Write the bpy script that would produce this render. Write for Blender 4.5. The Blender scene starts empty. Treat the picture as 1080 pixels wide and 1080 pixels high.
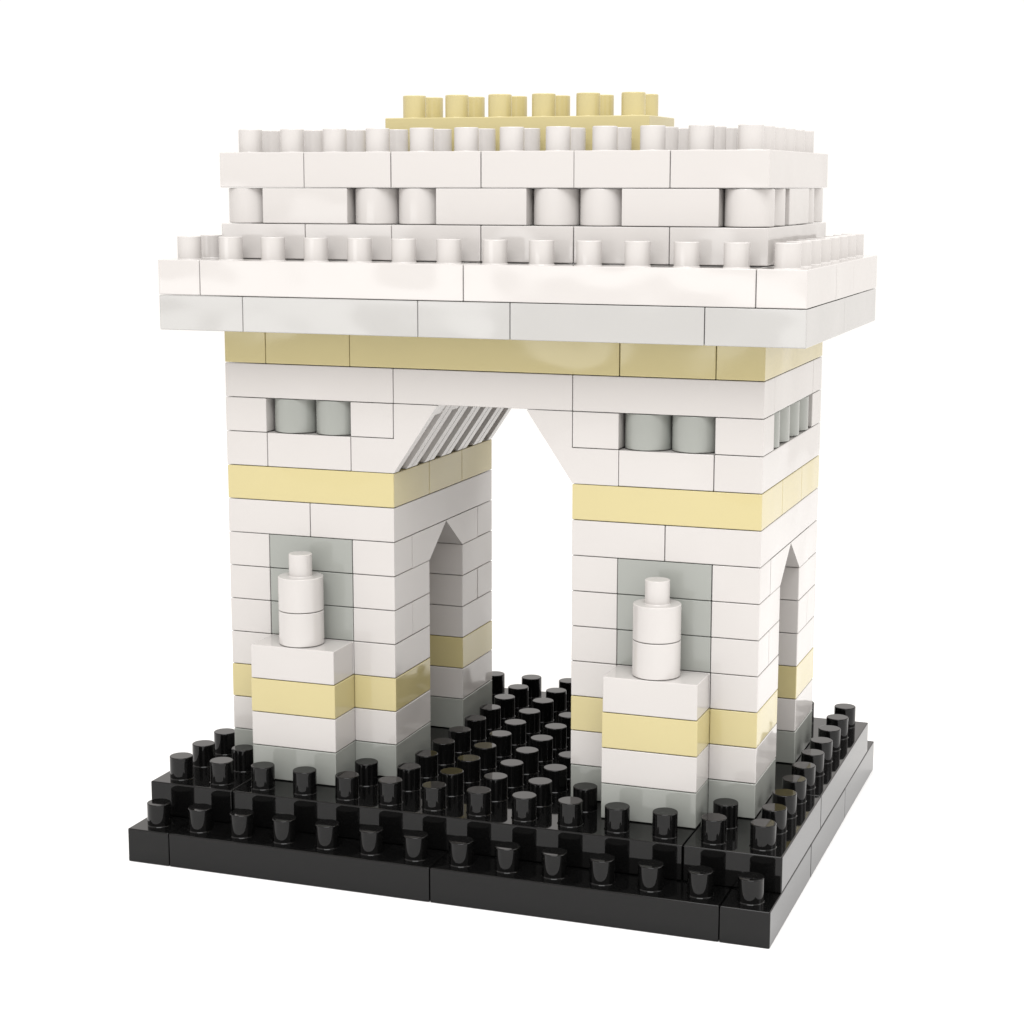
import bpy, bmesh, math, random
from mathutils import Vector, Matrix

# ------------------------------------------------------------------ scene
S = bpy.context.scene
COL = S.collection
P = 0.04                    # one stud pitch, metres
H = 0.751804 * P            # brick height
CX, CY = 7 * P, 6 * P       # model centre -> world origin
rnd = random.Random(7)

# camera ---------------------------------------------------------------
cam_d = bpy.data.cameras.new('camera')
cam = bpy.data.objects.new('camera', cam_d)
COL.objects.link(cam)
cx, cy, cz, yaw, pit, roll, foc = 21.0606563, -33.8435383, 14.3780613, 0.3481535, 0.1714191, 0.00042979, 2003.73397
cam.location = (cx * P - CX, cy * P - CY, cz * P)
fw = Vector((-math.sin(yaw) * math.cos(pit), math.cos(yaw) * math.cos(pit), -math.sin(pit)))
rt = Vector((math.cos(yaw), math.sin(yaw), 0))
up = rt.cross(fw)
r2 = rt * math.cos(roll) + up * math.sin(roll)
u2 = -rt * math.sin(roll) + up * math.cos(roll)
cam.rotation_euler = Matrix((r2, u2, -fw)).transposed().to_euler()
cam_d.sensor_width = 36
cam_d.lens = foc / 1080 * 36
cam_d.clip_start = 0.02
cam_d.clip_end = 400
S.camera = cam

# studio light: white surround + softboxes ------------------------------
W = bpy.data.worlds.new('World')
S.world = W
W.use_nodes = True
bg = W.node_tree.nodes['Background']
bg.inputs['Color'].default_value = (1.0, 0.96, 0.925, 1)
bg.inputs['Strength'].default_value = 1.09


def softbox(name, loc, aim, sx, sy, radiance, col=(1, 1, 1)):
    d = bpy.data.lights.new(name, 'AREA')
    d.shape = 'RECTANGLE'
    d.size, d.size_y = sx, sy
    d.energy = radiance * sx * sy * math.pi
    d.color = col
    o = bpy.data.objects.new(name, d)
    COL.objects.link(o)
    o.location = loc
    o.rotation_euler = (Vector(aim) - Vector(loc)).to_track_quat('-Z', 'Y').to_euler()
    return o


softbox('softbox_key', (0.5, -1.9, 2.75), (0, 0, 0.3), 2.2, 1.8, 7.2, (0.985, 0.99, 1.0))
softbox('softbox_overhead', (0.2, 0.3, 3.2), (0, 0, 0.2), 2.4, 2.4, 1.3)
softbox('softbox_side', (2.5, 0.3, 1.6), (0, 0, 0.35), 1.2, 1.6, 2.8)
softbox('added_sheen_strip', (-1.25, -3.3, 0.325), (-1.25, 0, 0.325), 2.4, 0.19, 2.8)  # unseen strip, added so the cornice fronts mirror a bright band

S.view_settings.view_transform = 'Standard'
S.view_settings.look = 'None'
S.view_settings.exposure = 0
S.view_settings.gamma = 1
S.view_settings.use_curve_mapping = False
S.cycles.max_bounces = 12
S.cycles.diffuse_bounces = 8
S.cycles.glossy_bounces = 6


# ------------------------------------------------------------- materials
def plastic(name, col, rough=0.07, wave=0.15, ior=1.46, var=0.02):
    m = bpy.data.materials.new(name)
    m.use_nodes = True
    n, l = m.node_tree.nodes, m.node_tree.links
    b = n['Principled BSDF']
    b.inputs['Roughness'].default_value = rough
    b.inputs['IOR'].default_value = ior
    tc = n.new('ShaderNodeTexCoord')
    # faint moulding variation in the tint
    ns = n.new('ShaderNodeTexNoise'); ns.inputs['Scale'].default_value = 9
    ns.inputs['Detail'].default_value = 2
    l.new(tc.outputs['Object'], ns.inputs['Vector'])
    mx = n.new('ShaderNodeMix'); mx.data_type = 'RGBA'
    mx.inputs['A'].default_value = (*[c * (1 - var) for c in col], 1)
    mx.inputs['B'].default_value = (*[min(1, c * (1 + var)) for c in col], 1)
    l.new(ns.outputs['Fac'], mx.inputs['Factor'])
    l.new(mx.outputs['Result'], b.inputs['Base Color'])
    if wave:
        oi = n.new('ShaderNodeObjectInfo')
        off = n.new('ShaderNodeVectorMath'); off.operation = 'MULTIPLY_ADD'
        off.inputs[1].default_value = (1, 1, 1)
        l.new(tc.outputs['Object'], off.inputs[0])
        sc = n.new('ShaderNodeVectorMath'); sc.operation = 'SCALE'
        sc.inputs['Scale'].default_value = 0.9
        l.new(oi.outputs['Location'], sc.inputs[0])
        l.new(sc.outputs['Vector'], off.inputs[2])
        wn = n.new('ShaderNodeTexNoise'); wn.inputs['Scale'].default_value = 14
        wn.inputs['Detail'].default_value = 0.5
        l.new(off.outputs['Vector'], wn.inputs['Vector'])
        bp = n.new('ShaderNodeBump'); bp.inputs['Strength'].default_value = wave
        bp.inputs['Distance'].default_value = 0.02
        l.new(wn.outputs['Fac'], bp.inputs['Height'])
        l.new(bp.outputs['Normal'], b.inputs['Normal'])
    return m


WHITE = plastic('white_plastic', (0.475, 0.456, 0.441))
YELLOW = plastic('cream_yellow_plastic', (0.462, 0.402, 0.205))
GREY = plastic('sage_grey_plastic', (0.265, 0.275, 0.255))
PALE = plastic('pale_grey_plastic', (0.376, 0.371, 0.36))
BLACK = plastic('black_plastic', (0.003, 0.003, 0.003), rough=0.05, wave=0.0, ior=1.35)

gm = bpy.data.materials.new('white_paper')
gm.use_nodes = True
_n, _l = gm.node_tree.nodes, gm.node_tree.links
_b = _n['Principled BSDF']
_b.inputs['Roughness'].default_value = 0.9
_b.inputs['Specular IOR Level'].default_value = 0.0
_ns = _n.new('ShaderNodeTexNoise'); _ns.inputs['Scale'].default_value = 300
_mx = _n.new('ShaderNodeMix'); _mx.data_type = 'RGBA'
_mx.inputs['A'].default_value = (0.85, 0.85, 0.85, 1)
_mx.inputs['B'].default_value = (0.88, 0.88, 0.88, 1)
_l.new(_ns.outputs['Fac'], _mx.inputs['Factor'])
_l.new(_mx.outputs['Result'], _b.inputs['Base Color'])

# ---------------------------------------------------------------- ground
bm = bmesh.new()
bmesh.ops.create_grid(bm, x_segments=8, y_segments=8, size=2.5)
me = bpy.data.meshes.new('ground'); bm.to_mesh(me); bm.free()
me.materials.append(gm)
g = bpy.data.objects.new('ground', me); COL.objects.link(g)
g['kind'] = 'structure'
g['label'] = 'plain white surface under the brick arch'

# ------------------------------------------------------------------ model
ROOT = bpy.data.objects.new('toy_brick_arch', None)
COL.objects.link(ROOT)
ROOT.empty_display_size = 0.1
ROOT['label'] = 'white and cream toy brick model of a triumphal arch on a black studded base'
ROOT['category'] = 'brick model'

G = 0.007       # half-gap between neighbouring bricks, in pitches
MESH = {}


def link(name, me, parent, loc, label=None):
    o = bpy.data.objects.new(name, me)
    COL.objects.link(o)
    o.parent = parent
    o.location = loc
    if label:
        o['label'] = label
    return o


def finish(bm, key, mat, smooth_ang=None, flat=False):
    bmesh.ops.recalc_face_normals(bm, faces=bm.faces)
    me = bpy.data.meshes.new(key)
    bm.to_mesh(me); bm.free()
    me.materials.append(mat)
    if smooth_ang is not None:
        me.polygons.foreach_set('use_smooth', [True] * len(me.polygons))
        me.set_sharp_from_angle(angle=math.radians(smooth_ang))
        if flat:                      # keep the broad faces truly flat, only the bevels roll
            nv = [Vector() for _ in me.vertices]
            for p in me.polygons:
                for v in p.vertices:
                    nv[v] += p.normal * p.area ** 2
            me.normals_split_custom_set_from_vertices([n.normalized() for n in nv])
    return me


def bevel_all(bm, w):
    es = [e for e in bm.edges if len(e.link_faces) == 2 and e.calc_face_angle(0) > 0.3]
    bmesh.ops.bevel(bm, geom=es, offset=w, offset_type='OFFSET', segments=2, profile=0.6, affect='EDGES')


def box_mesh(w, d, mat, bev=0.02):
    k = ('box', w, d, mat.name)
    if k not in MESH:
        bm = bmesh.new()
        bmesh.ops.create_cube(bm, size=1)
        for v in bm.verts:
            v.co.x *= (w - 2 * G) * P
            v.co.y *= (d - 2 * G) * P
            v.co.z = (v.co.z + 0.5) * (H - 2 * G * P) + 0.0
        bevel_all(bm, (0.03 if mat is BLACK else bev) * P)
        MESH[k] = finish(bm, 'brick', mat, 60, True)
    return MESH[k]


def lathe(prof, seg=48):
    bm = bmesh.new()
    rings = []
    for r, z in prof:
        if r == 0:
            rings.append([bm.verts.new((0, 0, z))])
        else:
            rings.append([bm.verts.new((r * math.cos(2 * math.pi * i / seg), r * math.sin(2 * math.pi * i / seg), z)) for i in range(seg)])
    for a, b in zip(rings, rings[1:]):
        for i in range(seg):
            j = (i + 1) % seg
            if len(a) == 1:
                bm.faces.new((a[0], b[i], b[j]))
            elif len(b) == 1:
                bm.faces.new((a[i], a[j], b[0]))
            else:
                bm.faces.new((a[i], a[j], b[j], b[i]))
    return bm


SR, SH = 0.255 * P, 0.49 * P


def stud_mesh(mat):
    k = ('stud', mat.name)
    if k not in MESH:
        b = 0.02 * P
        prof = [(SR + b, -G * P * 0.5), (SR + b * 0.35, b * 0.3), (SR, b * 1.1)]
        for i in range(5):
            a = i / 4 * math.pi / 2
            prof.append((SR - b + b * math.cos(a), SH - b + b * math.sin(a)))
        prof.append((0, SH))
        MESH[k] = finish(lathe(prof), 'stud', mat, 60, True)
    return MESH[k]


def round_mesh(mat):
    k = ('round', mat.name)
    if k not in MESH:
        b = 0.022 * P; r = 0.492 * P; h = H - 2 * G * P
        prof = [(0, 0)]
        for i in range(4):
            a = i / 3 * math.pi / 2
            prof.append((r - b + b * math.sin(a), b - b * math.cos(a)))
        for i in range(4):
            a = i / 3 * math.pi / 2
            prof.append((r - b + b * math.cos(a), h - b + b * math.sin(a)))
        prof.append((0, h))
        MESH[k] = finish(lathe(prof, 64), 'round', mat, 60, True)
    return MESH[k]


def brick(name, mat, L, x, y, w, d, studs=(), label=None):
    """brick with its low corner at column x, row y of layer L; studs = cells (column, row) on its top"""
    bx, by = (x + w / 2) * P - CX, (y + d / 2) * P - CY
    o = link(name, box_mesh(w, d, mat), ROOT, (bx + rnd.uniform(-1, 1) * 0.003 * P, by + rnd.uniform(-1, 1) * 0.003 * P, L * H), label)
    o.rotation_euler.z = math.radians(rnd.uniform(-1, 1) * 0.25 / max(w, d, 2))
    for (i, j) in studs:
        link('stud', stud_mesh(mat), o, ((i + 0.5) * P - CX - bx, (j + 0.5) * P - CY - by, H - 2 * G * P))
    return o


def rod(name, mat, L, x, y, stud=False, label=None):
    o = link(name, round_mesh(mat), ROOT, (x * P - CX, y * P - CY, L * H), label)
    if stud:
        link('stud', stud_mesh(mat), o, (0, 0, H - 2 * G * P))
    return o


def prism(bm, poly, y0, y1):
    a = [bm.verts.new((x, y0, z)) for x, z in poly]
    b = [bm.verts.new((x, y1, z)) for x, z in poly]
    bm.faces.new(a); bm.faces.new(b[::-1])
    n = len(poly)
    for i in range(n):
        j = (i + 1) % n
        bm.faces.new((a[i], b[i], b[j], a[j]))


def mirrored(pts, s):
    return [(x * s, z) for x, z in pts]


def big_slope(s):
    """two-brick-high inverted slope, one row deep, hollowed underside; s = +1 leans to +x"""
    k = ('big_slope', s)
    if k not in MESH:
        g = G * P; h2 = 2 * H - 2 * g
        bm = bmesh.new()
        out = [(g, 0), (P - g, 0), (2 * P - g, h2 - 0.012 * P), (2 * P - g, h2), (P + g, h2), (P + g, H), (g, H - 2 * g)]
        out = [(g, 0), (P - g, 0), (2 * P - g, h2 - 0.012 * P), (2 * P - g, h2), (P + g, h2), (P + g, H - 2 * g), (g, H - 2 * g)]
        fl = 0.29 * P
        prism(bm, mirrored(out, s), 2.5 * g, fl)
        prism(bm, mirrored(out, s), P - fl, P - 2.5 * g)
        # hollowed middle: underside set back, closed again near the tip
        sx, sz = P - 2 * g, h2
        ln = math.hypot(sx, sz); nx, nz = -sz / ln, sx / ln
        dp = 0.3 * P
        e = 0.003 * P
        t = 0.84
        A = (P - g + nx * dp + (-(0 + nz * dp)) * sx / sz, 0 + e)
        B = (P - g + sx * t + nx * dp, h2 * t + nz * dp)
        Cc = (P - g + sx * t - e, h2 * t)
        mid = [(g + e, e), A, B, Cc, (2 * P - g - e * 3, h2 - e * 3), (P + g + e, h2 - e * 3), (P + g + e, H - 2 * g - e), (g + e, H - 2 * g - e)]
        prism(bm, mirrored(mid, s), fl - e, P - fl + e)
        MESH[k] = finish(bm, 'big_slope', WHITE)
    return MESH[k]


def small_slope(s):
    """one-brick-high inverted slope two columns wide; one full row and one sloped row towards s*y"""
    k = ('small_slope', s)
    if k not in MESH:
        g = G * P; h = H - 2 * g
        bm = bmesh.new()
        poly = [(g, 0), (P - g, 0), (2 * P - g, h - 0.012 * P), (2 * P - g, h), (g, h)]
        prism(bm, poly, g, 2 * P - g)
        for v in bm.verts:            # lean along y instead of x
            x, y, z = v.co
            v.co = (y, x * s, z)
        bevel_all(bm, 0.008 * P)
        MESH[k] = finish(bm, 'small_slope', WHITE)
    return MESH[k]


# ---- black stepped base
def free(i, j):
    """a cell of the second base layer that carries no pier or pedestal"""
    pier = (1 <= i < 5 or 9 <= i < 13)
    ped = (2 <= i < 4 or 10 <= i < 12)
    return not ((pier and 3 <= j < 9) or (ped and j in (2, 9)))


for x, w in ((0, 1), (1, 6), (7, 6), (13, 1)):
    for y in (0, 4, 8):
        cells = [(i, j) for i in range(x, x + w) for j in range(y, y + 4) if j in (0, 11)]
        brick('base_plate', BLACK, 0, x, y, w, 4, cells)
for x, w in ((0, 2), (2, 10), (12, 2)):
    for y, d in ((1, 4), (5, 6)):
        cells = [(i, j) for i in range(x, x + w) for j in range(y, y + d) if free(i, j)]
        brick('step_plate', BLACK, 1, x, y, w, d, cells)


# ---- the two piers
def pier(x0, s):
    """x0 = low column; s = +1 when the outer side is +x (right pier), -1 for the left one"""
    def cx(c, w=1):                     # column counted from the arch side outwards
        return x0 + c if s > 0 else x0 + 4 - c - w

    for back in (False, True):
        def ry(y, d):
            return 12 - y - d if back else y

        def b(name, mat, L, c, y, w, d, label=None):
            brick(name, mat, L, cx(c, w), ry(y, d), w, d, (), label)
        for L, mat, nm in ((2, GREY, 'footing_brick'), (3, WHITE, 'pier_brick'), (4, YELLOW, 'band_brick')):
            b(nm, mat, L, 0, 3, 1, 2)
            brick(nm, mat, L, cx(1, 2) - 0.01, ry(2, 3), 2.02, 3)
            b(nm, mat, L, 3, 3, 1, 2)
        brick('pedestal_brick', WHITE, 5, cx(1, 2) + 0.004, ry(2, 1), 1.992, 1)
        b('pier_brick', WHITE, 5, 0, 3, 1, 2)
        b('pier_brick', WHITE, 5, 1, 3, 2, 2)
        b('pier_brick', WHITE, 5, 3, 3, 1, 2)
        sx, sy = x0 + 2, (9.5 if back else 2.5)
        rod('statue_body', WHITE, 6, sx, sy)
        rod('statue_body', WHITE, 7, sx, sy, stud=True)
        for L in (6, 7, 8):
            b('panel_brick', GREY, L, 1, 3, 2, 1)
        b('corner_brick', WHITE, 6, 0, 3, 1, 1)
        b('corner_brick', WHITE, 6, 3, 3, 1, 1)
        b('pier_brick', WHITE, 6, 0, 4, 2, 1)
        b('pier_brick', WHITE, 6, 2, 4, 2, 1)
        b('pier_brick', WHITE, 7, 0, 3, 1, 2)
        b('pier_brick', WHITE, 7, 1, 4, 2, 1)
        b('pier_brick', WHITE, 7, 3, 3, 1, 2)
        b('corner_brick', WHITE, 8, 0, 3, 1, 1)
        b('corner_brick', WHITE, 8, 3, 3, 1, 1)
        for c in (0, 2):
            link('passage_slope', small_slope(-1 if back else 1), ROOT,
                 (cx(c, 2) * P - CX, (8 if back else 4) * P - CY, 8 * H))
        # window layer, front and back
        b('corner_brick', WHITE, 12, 0, 3, 1, 1)
        b('corner_brick', WHITE, 12, 3, 3, 1, 1)
        for c in (1, 2):
            rod('window_round_brick', GREY, 12, cx(c) + 0.5, ry(3, 1) + 0.5)
    brick('pier_brick', WHITE, 9, x0, 3, 2, 6)
    brick('pier_brick', WHITE, 9, x0 + 2, 3, 2, 6)
    for y in (3, 5, 7):
        brick('band_brick', YELLOW, 10, x0, y, 4, 2)
        brick('pier_brick', WHITE, 11, cx(1, 2), y, 2, 2)
    brick('pier_brick', WHITE, 11, cx(3), 3, 1, 6)
    for y in range(3, 9):
        base = (x0 + 1 if s > 0 else x0 + 3)
        link('arch_slope', big_slope(-s), ROOT, (base * P - CX, y * P - CY, 11 * H))
    for y in range(4, 8):
        rod('window_round_brick', GREY, 12, cx(3) + 0.5, y + 0.5)
    brick('pier_brick', WHITE, 12, cx(0), 4, 1, 4)
    brick('pier_brick', WHITE, 12, cx(1, 2), 4, 2, 4)


pier(1, -1)
pier(9, 1)

# ---- lintel and frieze
for x in (1, 5, 9):
    brick('lintel_brick', WHITE, 13, x, 3, 4, 1)
    brick('lintel_brick', WHITE, 13, x, 4, 4, 4)
    brick('lintel_brick', WHITE, 13, x, 8, 4, 1)
for x, w in ((1, 1), (2, 2), (10, 2), (12, 1)):
    brick('frieze_brick', YELLOW, 14, x, 3, w, 6)
for y in (3, 5, 7):
    brick('frieze_brick', YELLOW, 14, 4, y, 6, 2)

# ---- cornice
x = 0
for w in (2, 4, 2, 4, 2):
    for y in (2, 6):
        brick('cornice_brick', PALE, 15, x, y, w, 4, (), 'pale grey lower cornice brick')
    x += w


def rim(x0, y0, w, d):
    return [(i, j) for i in range(x0, x0 + w) for j in range(y0, y0 + d) if i in (0, 13) or j in (2, 9)]


for x in (0, 13):
    for y, d in ((2, 3), (5, 2), (7, 3)):
        brick('cornice_brick', WHITE, 16, x, y, 1, d, rim(x, y, 1, d))
for x in (1, 7):
    for y in (2, 6):
        brick('cornice_brick', WHITE, 16, x, y, 6, 4, rim(x, y, 6, 4))

# ---- attic
for x in range(1, 13, 2):
    brick('attic_brick', WHITE, 17, x, 3, 2, 6)
    cells = [(i, j) for i in (x, x + 1) for j in range(3, 9) if not (4 <= i < 10 and 5 <= j < 7)]
    brick('attic_brick', WHITE, 19, x, 3, 2, 6, cells)
for y in (3, 8):
    for x in (2, 6, 10):
        brick('attic_brick', WHITE, 18, x, y, 2, 1)
    for x in (1, 4, 5, 8, 9, 12):
        rod('attic_round_brick', WHITE, 18, x + 0.5, y + 0.5)
for x in (1, 12):
    brick('attic_brick', WHITE, 18, x, 5, 1, 2)
    for y in (4, 7):
        rod('attic_round_brick', WHITE, 18, x + 0.5, y + 0.5)
for x in (2, 7):
    brick('attic_brick', WHITE, 18, x, 4, 5, 4)
brick('roof_slab', YELLOW, 20, 4, 5, 6, 2, [(i, j) for i in range(4, 10) for j in (5, 6)])
